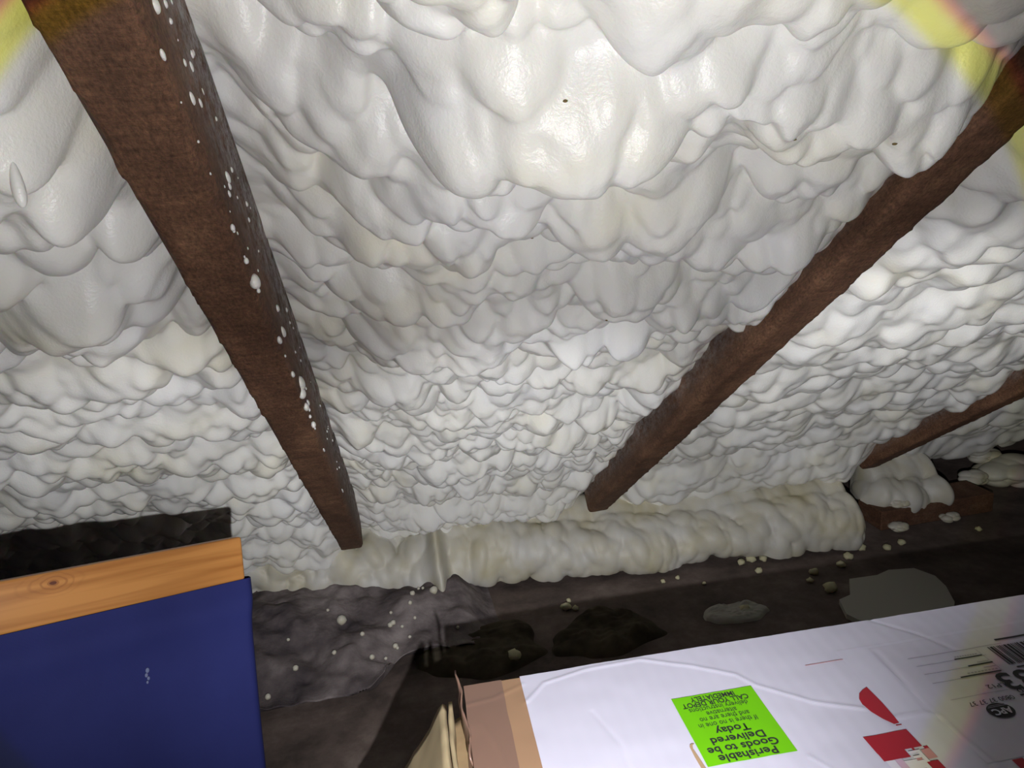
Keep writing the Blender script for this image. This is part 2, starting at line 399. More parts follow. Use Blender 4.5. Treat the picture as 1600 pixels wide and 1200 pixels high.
roll('foam_roll', -1.2, 1.20, 1.745, 0.055, 0.080, 0.004, 51,
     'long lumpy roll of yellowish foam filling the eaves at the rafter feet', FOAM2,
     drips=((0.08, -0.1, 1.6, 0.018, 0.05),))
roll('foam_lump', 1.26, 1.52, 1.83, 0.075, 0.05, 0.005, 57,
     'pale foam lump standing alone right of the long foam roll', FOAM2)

# ------------------------------------------------------------------ dusty quilt on the floor in front of the roll
QUILT = mat('dusty_quilt', (0.13, 0.11, 0.11), 0.95, 0.1)
rp, nzz, _ = noise_col(QUILT, [(0.32, (0.045, 0.038, 0.045)), (0.5, (0.12, 0.10, 0.10)), (0.7, (0.26, 0.225, 0.22))], 9, 6, (1, 1, 1), 0.6)
ln(QUILT, rp.outputs['Color'], bsdf(QUILT).inputs['Base Color'])
rq, nq, _ = noise_col(QUILT, [(0, (0, 0, 0)), (1, (1, 1, 1))], 70, 6)
ln(QUILT, bump(QUILT, nq.outputs['Fac'], 0.5, 0.006), bsdf(QUILT).inputs['Normal'])
def quilt():
    root = empty('insulation_quilt', (-0.2, 1.5, 0), label='dusty grey insulation quilt sprinkled with foam droplets, right of the blue canvas', cat='insulation')
    S = np.arange(-0.9, 0.20, 0.006); T = np.arange(0, 1.0001, 0.012)
    SS, TT = np.meshgrid(S, T, indexing='ij')
    front = 1.30 + 0.02 * vnoise(SS * 6, SS * 0, 3) + 0.10 * sstep(-0.10, -0.02, SS)
    YY = front + (1.78 - front) * np.clip((TT - 0.12) / 0.88, 0, 1) + 0.035 * (1 - np.clip(TT / 0.12, 0, 1))
    Z = 0.022 + 0.03 * sstep(0.1, 0.55, TT) + 0.05 * vnoise(SS * 9, YY * 9, 5) * sstep(.1, .3, TT) + 0.035 * np.maximum(0, vnoise(SS * 17 + YY * 8, YY * 17, 6)) + 0.012 * vnoise(SS * 40, YY * 40, 8)
    Z = Z * sstep(0, 0.12, TT) * (1 - sstep(0.10, 0.2, SS)) + 0.001
    P = np.stack([SS, YY, Z], -1) - np.array([-0.2, 1.5, 0])
    ob('quilt', grid_mesh('quilt', P), QUILT, root)
    rng = random.Random(4)
    for (x, y, r) in [(-0.155, 1.543, 0.0046), (-0.155, 1.54, 0.0137), (-0.048, 1.498, 0.0076), (-0.022, 1.481, 0.0046), (-0.044, 1.531, 0.0046), (0.002, 1.532, 0.0061), (0.01, 1.569, 0.0076), (0.036, 1.602, 0.0046), (0.06, 1.567, 0.0122), (0.026, 1.617, 0.0046), (-0.108, 1.456, 0.0061), (-0.091, 1.399, 0.0076), (-0.063, 1.397, 0.0046), (-0.037, 1.429, 0.0046), (-0.169, 1.426, 0.0061), (-0.268, 1.49, 0.0046), (-0.299, 1.345, 0.0076), (-0.247, 1.40, 0.0076), (-0.041, 1.435, 0.0076), (-0.041, 1.50, 0.0076), (-0.008, 1.452, 0.0046), (0.008, 1.495, 0.0046), (0.099, 1.455, 0.0046), (-0.186, 1.575, 0.0046)]:
        i = int(round((x + 0.9) / 0.006)); i = min(max(i, 0), len(S) - 1)
        j = int(np.argmin(np.abs(YY[i] - y))); z = Z[i, j]
        bm = bmesh.new(); bmesh.ops.create_icosphere(bm, subdivisions=2, radius=r * 0.8)
        for v in bm.verts: v.co *= 1 + rng.uniform(-.12, .12)
        o = ob('foam_droplet', from_bm('foam_droplet', bm), FOAM2, root, smooth=True)
        o.location = (x + 0.2, y - 1.5, z + r * 0.45)
quilt()

# ------------------------------------------------------------------ pine rail with blue canvas
PINE = mat('orange_pine', (0.62, 0.30, 0.09), 0.35, 0.5)
def pine():
    m = PINE
    tc = nd(m, 'ShaderNodeTexCoord'); mp = nd(m, 'ShaderNodeMapping'); mp.inputs['Scale'].default_value = (3.0, 60, 60)
    ln(m, tc.outputs['Object'], mp.inputs[0])
    wv = nd(m, 'ShaderNodeTexNoise'); wv.inputs['Scale'].default_value = 1.3; wv.inputs['Detail'].default_value = 5
    wv.inputs['Distortion'].default_value = 0.6
    ln(m, mp.outputs[0], wv.inputs['Vector'])
    rp = nd(m, 'ShaderNodeValToRGB'); cr = rp.color_ramp
    cr.elements[0].position = .3; cr.elements[0].color = (0.30, 0.115, 0.028, 1)
    cr.elements[1].position = .6; cr.elements[1].color = (0.45, 0.20, 0.055, 1)
    ln(m, wv.outputs['Fac'], rp.inputs[0])
    # knot: rings around a point on the face
    sp = nd(m, 'ShaderNodeVectorMath', operation='SUBTRACT'); sp.inputs[1].default_value = (-0.216, 0, 0.043)
    ln(m, tc.outputs['Object'], sp.inputs[0])
    sc = nd(m, 'ShaderNodeVectorMath', operation='MULTIPLY'); sc.inputs[1].default_value = (0.42, 0.0, 1.0)
    ln(m, sp.outputs[0], sc.inputs[0])
    nz = nd(m, 'ShaderNodeTexNoise'); nz.inputs['Scale'].default_value = 45; ln(m, tc.outputs['Object'], nz.inputs['Vector'])
    le = nd(m, 'ShaderNodeVectorMath', operation='LENGTH'); ln(m, sc.outputs[0], le.inputs[0])
    ad = nd(m, 'ShaderNodeMath', operation='MULTIPLY_ADD'); ad.inputs[1].default_value = 0.008
    ln(m, nz.outputs['Fac'], ad.inputs[0]); ln(m, le.outputs['Value'], ad.inputs[2])
    fr = nd(m, 'ShaderNodeMath', operation='MULTIPLY'); fr.inputs[1].default_value = 1500; ln(m, ad.outputs[0], fr.inputs[0])
    sn = nd(m, 'ShaderNodeMath', operation='SINE'); ln(m, fr.outputs[0], sn.inputs[0])
    pw = nd(m, 'ShaderNodeMapRange'); pw.inputs['From Min'].default_value = 0.2; pw.inputs['From Max'].default_value = 1
    ln(m, sn.outputs[0], pw.inputs['Value'])
    fall = nd(m, 'ShaderNodeMapRange'); fall.inputs['From Min'].default_value = 0.021; fall.inputs['From Max'].default_value = 0.004
    ln(m, ad.outputs[0], fall.inputs['Value'])
    mu = nd(m, 'ShaderNodeMath', operation='MULTIPLY'); ln(m, pw.outputs[0], mu.inputs[0]); ln(m, fall.outputs[0], mu.inputs[1])
    m2 = nd(m, 'ShaderNodeMath', operation='MULTIPLY'); m2.inputs[1].default_value = 0.75; ln(m, mu.outputs[0], m2.inputs[0])
    mx = nd(m, 'ShaderNodeMix', data_type='RGBA'); ln(m, m2.outputs[0], mx.inputs[0]); ln(m, rp.outputs[0], mx.inputs[6])
    mx.inputs[7].default_value = (0.20, 0.065, 0.02, 1)
    core = nd(m, 'ShaderNodeMapRange'); core.inputs['From Min'].default_value = 0.0048; core.inputs['From Max'].default_value = 0.0042
    ln(m, ad.outputs[0], core.inputs['Value'])
    m3 = nd(m, 'ShaderNodeMix', data_type='RGBA'); ln(m, core.outputs[0], m3.inputs[0]); ln(m, mx.outputs[2], m3.inputs[6])
    m3.inputs[7].default_value = (0.10, 0.03, 0.015, 1)
    ln(m, m3.outputs[2], bsdf(m).inputs['Base Color'])
pine()
CANVAS = mat('blue_canvas', (0.03, 0.04, 0.17), 0.75, 0.25)
def canvas_nodes():
    m = CANVAS
    tc = nd(m, 'ShaderNodeTexCoord'); mp = nd(m, 'ShaderNodeMapping'); mp.inputs['Rotation'].default_value = (0, 0.6, 0)
    ln(m, tc.outputs['Object'], mp.inputs[0])
    w1 = nd(m, 'ShaderNodeTexWave'); w1.inputs['Scale'].default_value = 300; w1.bands_direction = 'X'
    w2 = nd(m, 'ShaderNodeTexWave'); w2.inputs['Scale'].default_value = 300; w2.bands_direction = 'Z'
    ln(m, mp.outputs[0], w1.inputs[0]); ln(m, mp.outputs[0], w2.inputs[0])
    mu = nd(m, 'ShaderNodeMath', operation='MULTIPLY'); ln(m, w1.outputs['Fac'], mu.inputs[0]); ln(m, w2.outputs['Fac'], mu.inputs[1])
    ln(m, bump(m, mu.outputs[0], 0.35, 0.0006), bsdf(m).inputs['Normal'])
    rp, nz, _ = noise_col(m, [(0.3, (0.008, 0.011, 0.075)), (0.75, (0.014, 0.019, 0.110))], 4, 6)
    ln(m, rp.outputs['Color'], bsdf(m).inputs['Base Color'])
canvas_nodes()
def rounded_box(x0, x1, y0, y1, z0, z1, bev, seg=3):
    bm = bmesh.new(); bmesh.ops.create_cube(bm, size=1)
    for v in bm.verts:
        v.co = Vector(((x0 + x1) / 2 + v.co.x * (x1 - x0), (y0 + y1) / 2 + v.co.y * (y1 - y0), (z0 + z1) / 2 + v.co.z * (z1 - z0)))
    bmesh.ops.bevel(bm, geom=bm.edges[:], offset=bev, segments=seg, affect='EDGES', profile=0.5)
    return bm
def canvas_panel():
    rdir = Vector((0.8016, 0.5596, -0.2106)).normalized()
    fdn = Vector((-0.0116, -0.3381, -0.9410)); fdn = (fdn - rdir * fdn.dot(rdir)).normalized()
    nrm = rdir.cross(-fdn)                     # x right, z up, y away
    P0 = Vector((-0.2026, 0.9109, -0.4618 + CH))   # right lower corner of the rail face
    yv = (-fdn).cross(rdir)
    M = Matrix(((rdir.x, yv.x, -fdn.x, P0.x), (rdir.y, yv.y, -fdn.y, P0.y), (rdir.z, yv.z, -fdn.z, P0.z), (0, 0, 0, 1)))
    root = empty('canvas_panel', label='blue canvas panel with an orange pine top rail, leaning at the lower left', cat='folding panel')
    root.matrix_world = M
    bm = rounded_box(-0.75, 0, 0, 0.022, 0.0, 0.055, 0.0035)
    ob('top_rail', from_bm('top_rail', bm), PINE, root, smooth=True, label='orange pine rail with a knot')
    # canvas: front sheet that swells slightly and wraps round the edges
    S = np.linspace(-0.745, 0.006, 220); T = np.linspace(0, 1, 200)
    SS, TT = np.meshgrid(S, T, indexing='ij')
    Lc = 0.52
    d_edge = np.clip((0.006 - SS) / 0.012, 0, 1)
    yb = 0.012 - 0.018 * np.sqrt(np.clip(1 - (1 - d_edge) ** 2, 0, 1))   # rounded right edge
    top = np.clip(TT * Lc / 0.03, 0, 1)
    yy = yb + 0.004 * (1 - sstep(0, 1, top)) + 0.004 * np.exp(-((TT * Lc - 0.035) / 0.02) ** 2) * -1
    yy += 0.0025 * vnoise(SS * 7, TT * 6, 77) + 0.0012 * vnoise(SS * 20, TT * 5, 78)
    fr = np.stack([SS + 0.006 * (SS > -0.02) * (1 - sstep(0, 0.05, TT * Lc)), yy, -TT * Lc + 0.001], -1)
    bk = fr.copy()[::-1]; bk[..., 1] = 0.026 - 0.3 * (bk[..., 1] + .006)
    P = np.concatenate([fr, bk], 0)
    ob('canvas', grid_mesh('canvas', P), CANVAS, root)
    bm = rounded_box(-0.030, -0.002, 0.004, 0.022, -0.515, -0.002, 0.003)
    ob('side_post', from_bm('side_post', bm), PINE, root, smooth=True)
    bm = rounded_box(-0.745, -0.717, 0.004, 0.022, -0.505, -0.002, 0.003)
    ob('side_post', from_bm('side_post', bm), PINE, root, smooth=True)
    bm = bmesh.new()       # small pale scuff on the canvas
    for k, (x, z, r) in enumerate(((-0.13, -0.075, .0022), (-0.1315, -0.080, .0018), (-0.1295, -0.084, .0016), (-0.131, -0.088, .0013))):
        bmesh.ops.create_icosphere(bm, subdivisions=2, radius=r, matrix=Matrix.Translation((x, -0.0075, z)) @ Matrix.Diagonal((1, 0.3, 1.4, 1)))
    ob('scuff', from_bm('scuff', bm), mat('scuff', (0.12, 0.14, 0.25), 0.9), root, smooth=True, label='small pale scuff')
canvas_panel()

# ------------------------------------------------------------------ the parcel
PAPER = mat('white_print', (0.4592, 0.4472, 0.5298), 0.42, 0.4)
POUCH = mat('document_pouch', (0.4747, 0.4627, 0.5538), 0.3, 0.5)
STICK = mat('label_paper', (0.4592, 0.4429, 0.5220), 0.5, 0.4)
CARD = mat('cardboard', (0.36, 0.24, 0.12), 0.8, 0.2)
rp, nzz, _ = noise_col(CARD, [(0.3, (0.22, 0.15, 0.08)), (0.7, (0.30, 0.21, 0.11))], 30, 5)
ln(CARD, rp.outputs['Color'], bsdf(CARD).inputs['Base Color'])
TAN = mat('tan_cardboard', (0.2640, 0.1584, 0.0924), 0.6, 0.3)
TAPE = mat('brown_tape', (0.1736, 0.1023, 0.0744), 0.33, 0.5)
FLAPM = mat('flap_cardboard', (0.3096, 0.2448, 0.1440), 0.8, 0.2)
GREEN = mat('green_label', (0.1156, 0.3944, 0.0000), 0.5, 0.4)
INK = mat('black_ink', (0.018, 0.018, 0.02), 0.6, 0.3)
GREY = mat('grey_ink', (0.25, 0.24, 0.29), 0.6, 0.3)
RED = mat('red_ink', (0.2852, 0.0074, 0.0186), 0.5, 0.4)
PINK = mat('pink_ink', (0.4650, 0.3150, 0.4125), 0.5, 0.4)
ROSE = mat('rose_ink', (0.4200, 0.1960, 0.2100), 0.5, 0.4)
WHITE = mat('white_ink', (0.5550, 0.5250, 0.5850), 0.5, 0.4)
CREASE = [
    [(0.0605, 0.040), (0.0827, 0.0157), (0.13, 0.006), (0.1901, 0.0038), (0.2383, 0.0274), (0.2765, 0.0522), (0.2878, 0.0715), (0.3291, 0.107), (0.3697, 0.1262)],
    [(0.3902, 0.1437), (0.4215, 0.1452), (0.4296, 0.1516), (0.4289, 0.1766), (0.4329, 0.2157)],
    [(0.4602, -0.0003), (0.4923, 0.036), (0.5116, 0.0736)],
    [(0.432, 0.053), (0.4243, 0.1414), (0.428, 0.16)],
    [(0.0, 0.030), (0.03, 0.026), (0.06, 0.012)],
    [(0.012, 0.06), (0.025, 0.10), (0.035, 0.16)],
    [(0.29, 0.17), (0.33, 0.24), (0.30, 0.33)],
    [(0.12, 0.07), (0.135, 0.12), (0.13, 0.2)]]
AMP = [0.0016, 0.0016, -0.0013, -0.0012, 0.0012, 0.0008, 0.0009, -0.0007]
def topz(u, v):
    u = np.asarray(u, float); v = np.asarray(v, float)
    z = 0.0016 * vnoise(u * 14 + 3, v * 14 + 40, 5) + 0.0005 * vnoise(u * 50 + 3, v * 50, 6)
    z = z + 0.00006 * np.sin(u * 420)
    for line, a in zip(CREASE, AMP):
        best = np.full(np.broadcast(u, v).shape, 9.0)
        for (x0, y0), (x1, y1) in zip(line[:-1], line[1:]):
            dx, dy = x1 - x0, y1 - y0
            q = np.clip(((u - x0) * dx + (v - y0) * dy) / (dx * dx + dy * dy), 0, 1)
            best = np.minimum(best, np.hypot(u - x0 - q * dx, v - y0 - q * dy))
        z = z + a * 0.55 * np.exp(-(best / 0.0019) ** 2)
    return z
BW, BD, BH = 0.76, 0.40, 0.47
BM = Matrix(((0.9987, -0.0505, 0, 0.045), (-0.0505, -0.9987, 0, 0.667), (0, 0, -1, BH), (0, 0, 0, 1)))  # u, v, depth
def BT(u, v, lift):      # world point (parcel local = world minus root) at u, v on the top, lift above it
    z = topz(u, v) + lift
    return np.stack([0.9987 * u - 0.0505 * v + 0.045, -0.0505 * u - 0.9987 * v + 0.667, BH + z + 0 * u], -1)
boxroot = empty('parcel', (0.045, 0.667, 0), label='large parcel with white printed top, brown tape and labels, at the lower right', cat='box')
BL = np.array(boxroot.location)
def top_sheet(name, u0, u1, v0, v1, lift, m, parent=boxroot, step=0.0025, label=None, warp=None):
    U = np.linspace(u0, u1, max(2, int((u1 - u0) / step) + 1)); V = np.linspace(v0, v1, max(2, int((v1 - v0) / step) + 1))
    UU, VV = np.meshgrid(U, V, indexing='ij')
    if warp: UU, VV = warp(UU, VV)
    P = BT(UU, VV, lift) - BL
    me = grid_mesh(name, P[:, ::-1])
    return ob(name, me, m, parent, label=label)
def top_poly(name, pts, lift, m, parent, smooth=False, label=None):
    bm = bmesh.new(); vs = [bm.verts.new((x, y, 0)) for x, y in pts]; bm.faces.new(vs)
    bmesh.ops.triangulate(bm, faces=bm.faces)
    for _ in range(2): bmesh.ops.subdivide_edges(bm, edges=bm.edges[:], cuts=1, use_grid_fill=True)
    for v in bm.verts:
        v.co = Vector(BT(np.float64(v.co.x), np.float64(v.co.y), lift) - BL)
    bmesh.ops.recalc_face_normals(bm, faces=bm.faces)
    me = from_bm(name, bm)
    if me.polygons and me.polygons[0].normal.z < 0: me.flip_normals()
    return ob(name, me, m, parent, label=label)
def top_rects(name, rects, lift, m, parent, label=None):
    bm = bmesh.new()
    for (u0, u1, v0, v1) in rects:
        nn = max(1, int((u1 - u0) / 0.01)); mm = max(1, int((v1 - v0) / 0.01))
        g = [[bm.verts.new(Vector(BT(np.float64(u0 + (u1 - u0) * i / nn), np.float64(v0 + (v1 - v0) * j / mm), lift) - BL)) for j in range(mm + 1)] for i in range(nn + 1)]
        for i in range(nn):
            for j in range(mm): bm.faces.new((g[i][j], g[i][j + 1], g[i + 1][j + 1], g[i + 1][j]))
    me = from_bm(name, bm)
    if me.polygons[0].normal.z < 0: me.flip_normals()
    return ob(name, me, m, parent, label=label)
def text_top(name, s, u, v, size, lift, m, parent, bold=0.0, align='CENTER', width=None, slant=0.0):
    """lettering read from the far side: right is -u, up is +v; (u, v) is its middle"""
    cu = bpy.data.curves.new(name, 'FONT'); cu.body = s; cu.size = 1; cu.align_x = align; cu.align_y = 'CENTER'
    cu.offset = bold; cu.resolution_u = 3
    tmp = bpy.data.objects.new('tmp', cu); C.objects.link(tmp)
    dg = bpy.context.evaluated_depsgraph_get(); me = bpy.data.meshes.new_from_object(tmp.evaluated_get(dg))
    bpy.data.objects.remove(tmp)
    co_ = np.zeros(len(me.vertices) * 3, np.float32); me.vertices.foreach_get('co', co_); co_ = co_.reshape(-1, 3)
    wx = size
    if width: wx = width / (co_[:, 0].max() - co_[:, 0].min())
    P = BT(u - co_[:, 0] * wx, v + co_[:, 1] * size, lift) - BL
    me.vertices.foreach_set('co', P.reshape(-1).astype(np.float32)); me.name = name; me.update()
    return ob(name, me, m, parent)
def local_box(name, pts_fn, m, parent=boxroot): pass
# body
bm = bmesh.new()
def bw(u, v, z): return Vector((0.9987 * u - 0.0505 * v, -0.0505 * u - 0.9987 * v, z))
c = [bw(u, v, z) for z in (0, BH - 0.0035) for (u, v) in ((0, 0), (BW, 0), (BW, BD), (0, BD))]
vs = [bm.verts.new(p) for p in c]
for f in ((0, 1, 5, 4), (1, 2, 6, 5), (2, 3, 7, 6), (3, 0, 4, 7), (3, 2, 1, 0), (4, 5, 6, 7)): bm.faces.new([vs[i] for i in f])
bmesh.ops.recalc_face_normals(bm, faces=bm.faces)
bmesh.ops.bevel(bm, geom=bm.edges[:], offset=0.003, segments=2, affect='EDGES')
ob('carton', from_bm('carton', bm), CARD, boxroot)
top_sheet('cardboard_strip', 0.0, 0.062, 0, BD, 0.0002, TAN, label='tan cardboard strip beside the brown tape')
top_sheet('packing_tape', -0.0005, 0.0395, -0.0005, BD, 0.0008, TAPE, label='pinkish brown packing tape',
          warp=lambda U, V: (U + 0.0008 * vnoise(V * 40, U * 0, 4), V))
top_sheet('white_print', 0.0595, BW, -0.001, BD, 0.0010, PAPER, label='white printed wrap', step=0.002)
top_sheet('document_pouch', 0.391, BW - 0.005, 0.0415, 0.36, 0.0014, POUCH, label='clear glossy pouch over white paper', step=0.003)
SL = top_sheet('shipping_label', 0.426, BW - 0.02, 0.046, 0.2105, 0.0018, STICK, label='white shipping label with barcode')
GL = top_sheet('green_label', 0.1995, 0.2825, 0.0728, 0.1628, 0.0022, GREEN, label='bright green perishable goods label')
for s, v, sz, b, wd_ in (('Perishable', 0.1572, .0122, .02, .054), ('Goods to be', 0.1470, .0122, .02, .066),
                      ('Delivered', 0.1362, .0122, .02, .051), ('Today', 0.1250, .0122, .02, .033),
                      ('If there is no one in', 0.1154, .0092, 0, .057), ('and there are no', 0.1078, .0092, 0, .049),
                      ('alternative', 0.1010, .0092, 0, .030), ('delivery instructions', 0.0938, .0092, 0, .059),
                      ('CALL YOUR DEPOT', 0.0862, .0092, .02, .067), ('IMMEDIATELY', 0.0790, .0092, .02, .045)):
    text_top('printed_line', s, 0.2395, v, sz, 0.0028, INK if b else INK, GL, b, width=wd_)
# red drawing
fe = []
fp = [(0.3890, 0.1009), (0.3830, 0.1035), (0.3766, 0.1080), (0.3720, 0.1150), (0.3705, 0.1225), (0.3725, 0.1330), (0.3770, 0.1440), (0.3824, 0.1521), (0.3878, 0.1517), (0.3890, 0.138), (0.3896, 0.1249), (0.3893, 0.1120)]
LG = top_poly('red_logo', fp, 0.0024, RED, boxroot, label='red drop-shaped mark above a red square')
top_rects('red_block', [(0.3830, 0.3884, 0.1535, 0.1546)], 0.0024, RED, LG)
top_rects('red_block', [(0.3462, 0.3885, 0.1603, 0.1815), (0.3465, 0.3715, 0.1815, 0.1903), (0.3780, 0.3800, 0.1815, 0.1870)], 0.0024, RED, LG)
top_rects('red_block', [(0.3885, 0.3925, 0.1822, 0.1850), (0.3800, 0.3905, 0.1985, 0.2090)], 0.0026, RED, LG)
top_rects('pink_block', [(0.3480, 0.3560, 0.1903, 0.212), (0.3625, 0.3800, 0.1935, 0.2120)], 0.0024, WHITE, LG)
top_rects('pink_block', [(0.3560, 0.3625, 0.1903, 0.212), (0.3700, 0.3760, 0.2040, 0.212)], 0.0026, PINK, LG)
top_rects('pink_block', [(0.3840, 0.3925, 0.1850, 0.1960), (0.3740, 0.3790, 0.1920, 0.1960)], 0.0026, ROSE, LG)
text_top('letter', 'E', 0.3780, 0.1915, 0.019, 0.0034, WHITE, LG, 0.03, width=0.0105)
top_rects('red_line', [(0.3495, 0.3913, 0.0566, 0.0576)], 0.0022, ROSE, boxroot)
# hand hole beside the green label
SLOT = mat('hand_hole', (0.30, 0.20, 0.11), 0.8)
top_poly('hand_hole', [(0.1930, 0.1375), (0.1945, 0.1345), (0.1965, 0.1338), (0.1985, 0.1345), (0.1962, 0.1362), (0.1952, 0.140), (0.1962, 0.150), (0.1975, 0.165), (0.197, 0.19), (0.194, 0.2), (0.1935, 0.165), (0.1928, 0.150)], 0.0024, SLOT, boxroot, label='brown edge of the cut hand hole')
# shipping label print
top_rects('rule_line', [(0.4536, 0.56, 0.0718, 0.0724), (0.4541, 0.532, 0.0848, 0.0853), (0.4531, 0.528, 0.0975, 0.0980), (0.4515, 0.525, 0.1114, 0.1119), (0.4513, 0.531, 0.1362, 0.1366), (0.5312, 0.5318, 0.1366, 0.21), (0.545, 0.66, 0.1085, 0.1103), (0.557, 0.66, 0.0655, 0.0680), (0.528, 0.5285, 0.075, 0.112)], 0.0024, GREY, SL)
top_rects('text_bar', [(0.4966, 0.5275, 0.0836, 0.0850), (0.5018, 0.5290, 0.0960, 0.0978), (0.4826, 0.5270, 0.1096, 0.1112), (0.5573, 0.66, 0.0650, 0.0674), (0.545, 0.66, 0.1085, 0.1103), (0.516, 0.56, 0.1445, 0.1468)], 0.0026, INK, SL)
for s, u, v, sz, wd_ in (('HEADER', 0.512, 0.0800, .005, .026), ('NOTES', 0.520, 0.0925, .005, .014), ('IRFAX AQUATICS', 0.508, 0.1055, .005, .034), ('ITEMS', 0.520, 0.1012, .004, .012)):
    pass
rng = random.Random(8)
u = 0.5410; bars = []
while u < 0.66:
    wd_ = rng.choice((.0008, .0013, .0022, .003)); bars.append((u, u + wd_, 0.0752, 0.1045)); u += wd_ + rng.choice((.0008, .0012, .002))
top_rects('barcode', bars, 0.0026, INK, SL)
text_top('large_number', '33', 0.5300, 0.1245, 0.034, 0.0026, INK, SL, 0.02, width=0.034)
text_top('printed_line', 'LP12 ', 0.5035, 0.1290, 0.0078, 0.0026, INK, SL, 0.0, width=0.019)
text_top('printed_line', '0800 37 37 37', 0.4855, 0.1462, 0.0078, 0.0026, INK, SL, 0.0, width=0.046)
text_top('printed_line', '00', 0.5240, 0.1400, 0.0080, 0.0026, INK, SL, 0.0, width=0.012)
for (uu, vv, ww) in ((0.512, 0.0812, .026), (0.521, 0.0938, .013), (0.510, 0.1068, .034), (0.521, 0.1026, .013)):
    top_rects('small_print', [(uu - ww / 2 + k * ww / 9, uu - ww / 2 + (k + .7) * ww / 9, vv - .0007, vv + .0007) for k in range(9)], 0.0026, GREY, SL)
el = [(0.4835 + 0.0125 * math.cos(a), 0.1597 + 0.0098 * math.sin(a)) for a in np.linspace(0, 2 * math.pi, 40, endpoint=False)]
LO = top_poly('oval_logo', el, 0.0026, INK, SL)
text_top('logo_letters', 'APC', 0.4835, 0.1612, 0.0105, 0.0036, STICK, LO, 0.03, width=0.019)
top_rects('logo_stripe', [(0.4740, 0.4930, 0.1548, 0.1554), (0.4755, 0.4920, 0.1532, 0.1536)], 0.0036, GREY, LO)
top_rects('red_block', [(0.4481, 0.4582, 0.2122, 0.225)], 0.0024, RED, boxroot)
# flaps at the open left end
def sheet(name, P4, nu, nv, th, m, seed, amp, parent=boxroot, label=None):
    P4 = [Vector(p) - Vector(BL) for p in P4]
    n = (P4[1] - P4[0]).cross(P4[3] - P4[0]).normalized()
    U = np.linspace(0, 1, nu); V = np.linspace(0, 1, nv); g = np.zeros((nu, nv, 3))
    for i, a in enumerate(U):
        for j, b in enumerate(V):
            p = P4[0].lerp(P4[1], a).lerp(P4[3].lerp(P4[2], a), b)
            g[i, j] = p
    UU, VV = np.meshgrid(U, V, indexing='ij')
    w = vnoise(UU * 4, VV * 4, seed) * amp + vnoise(UU * 14, VV * 14, seed + 1) * amp * .4
    g += np.array(n) * w[..., None]
    ed = vnoise(UU * 30, VV * 30, seed + 2) * 0.004 * ((VV == 0) | (VV == 1))
    g[..., 2] += ed
    me = grid_mesh(name, g); o = ob(name, me, m, parent, label=label)
    so = o.modifiers.new('thickness', 'SOLIDIFY'); so.thickness = th; so.offset = 0
    return o
def W(u, v, z): return (0.9987 * u - 0.0505 * v + 0.045, -0.0505 * u - 0.9987 * v + 0.667, z)
sheet('flap', [W(-0.0215, 0.022, 0.470), W(-0.022, 0.36, 0.470), W(-0.115, 0.36, 0.32), W(-0.105, 0.018, 0.345)], 40, 20, 0.005, FLAPM, 31, 0.004, label='tan cardboard end flap folded outwards')
sheet('flap', [W(-0.016, 0.012, 0.462), W(-0.010, 0.36, 0.462), W(-0.008, 0.36, 0.22), W(-0.012, 0.012, 0.22)], 40, 20, 0.004, FLAPM, 35, 0.008, label='inner cardboard flap with a torn edge')
sheet('flap', [W(0.0, 0.006, 0.440), W(0.0, 0.38, 0.440), W(-0.035, 0.38, 0.435), W(-0.035, 0.020, 0.435)], 30, 8, 0.003, CARD, 33, 0.002, label='added card sheet closing a light gap between the folded flap and the box')  # added to block a sliver of light in the parcel's shadow
sheet('torn_tape', [W(-0.007, -0.014, 0.482), W(-0.0015, 0.10, 0.470), W(-0.002, 0.12, 0.40), W(-0.006, -0.004, 0.41)], 30, 16, 0.0015, TAPE, 39, 0.006, label='torn strip of tape standing up')

# ------------------------------------------------------------------ debris in the shadow behind the parcel
PLASTER = mat('plasterboard', (0.42, 0.41, 0.36), 0.9, 0.1)
CRUMB = mat('foam_crumb', (0.50, 0.47, 0.30), 0.8, 0.2)
FELT = mat('dark_felt', (0.06, 0.05, 0.035), 0.9, 0.1)
rp, nzz, _ = noise_col(FELT, [(0.3, (0.03, 0.025, 0.018)), (0.7, (0.10, 0.083, 0.055))], 14, 5)
ln(FELT, rp.outputs['Color'], bsdf(FELT).inputs['Base Color'])
bm = bmesh.new()
pp = [(0.935, 1.27), (0.955, 1.325), (0.99, 1.335), (1.03, 1.395), (1.10, 1.39), (1.14, 1.402), (1.20, 1.39), (1.22, 1.345), (1.21, 1.30), (1.18, 1.24), (1.10, 1.16), (0.98, 1.16)]
f = bm.faces.new([bm.verts.new((x, y, 0.008)) for x, y in pp])
r_ = bmesh.ops.extrude_face_region(bm, geom=[f]); bmesh.ops.translate(bm, verts=[v for v in r_['geom'] if isinstance(v, bmesh.types.BMVert)], vec=(0, 0, 0.012))
bmesh.ops.recalc_face_normals(bm, faces=bm.faces)
bmesh.ops.translate(bm, verts=bm.verts[:], vec=(0, 0, -0.007))
ob('plasterboard_offcut', from_bm('plasterboard_offcut', bm), PLASTER, label='pale broken offcut of plasterboard lying behind the parcel', cat='offcut')
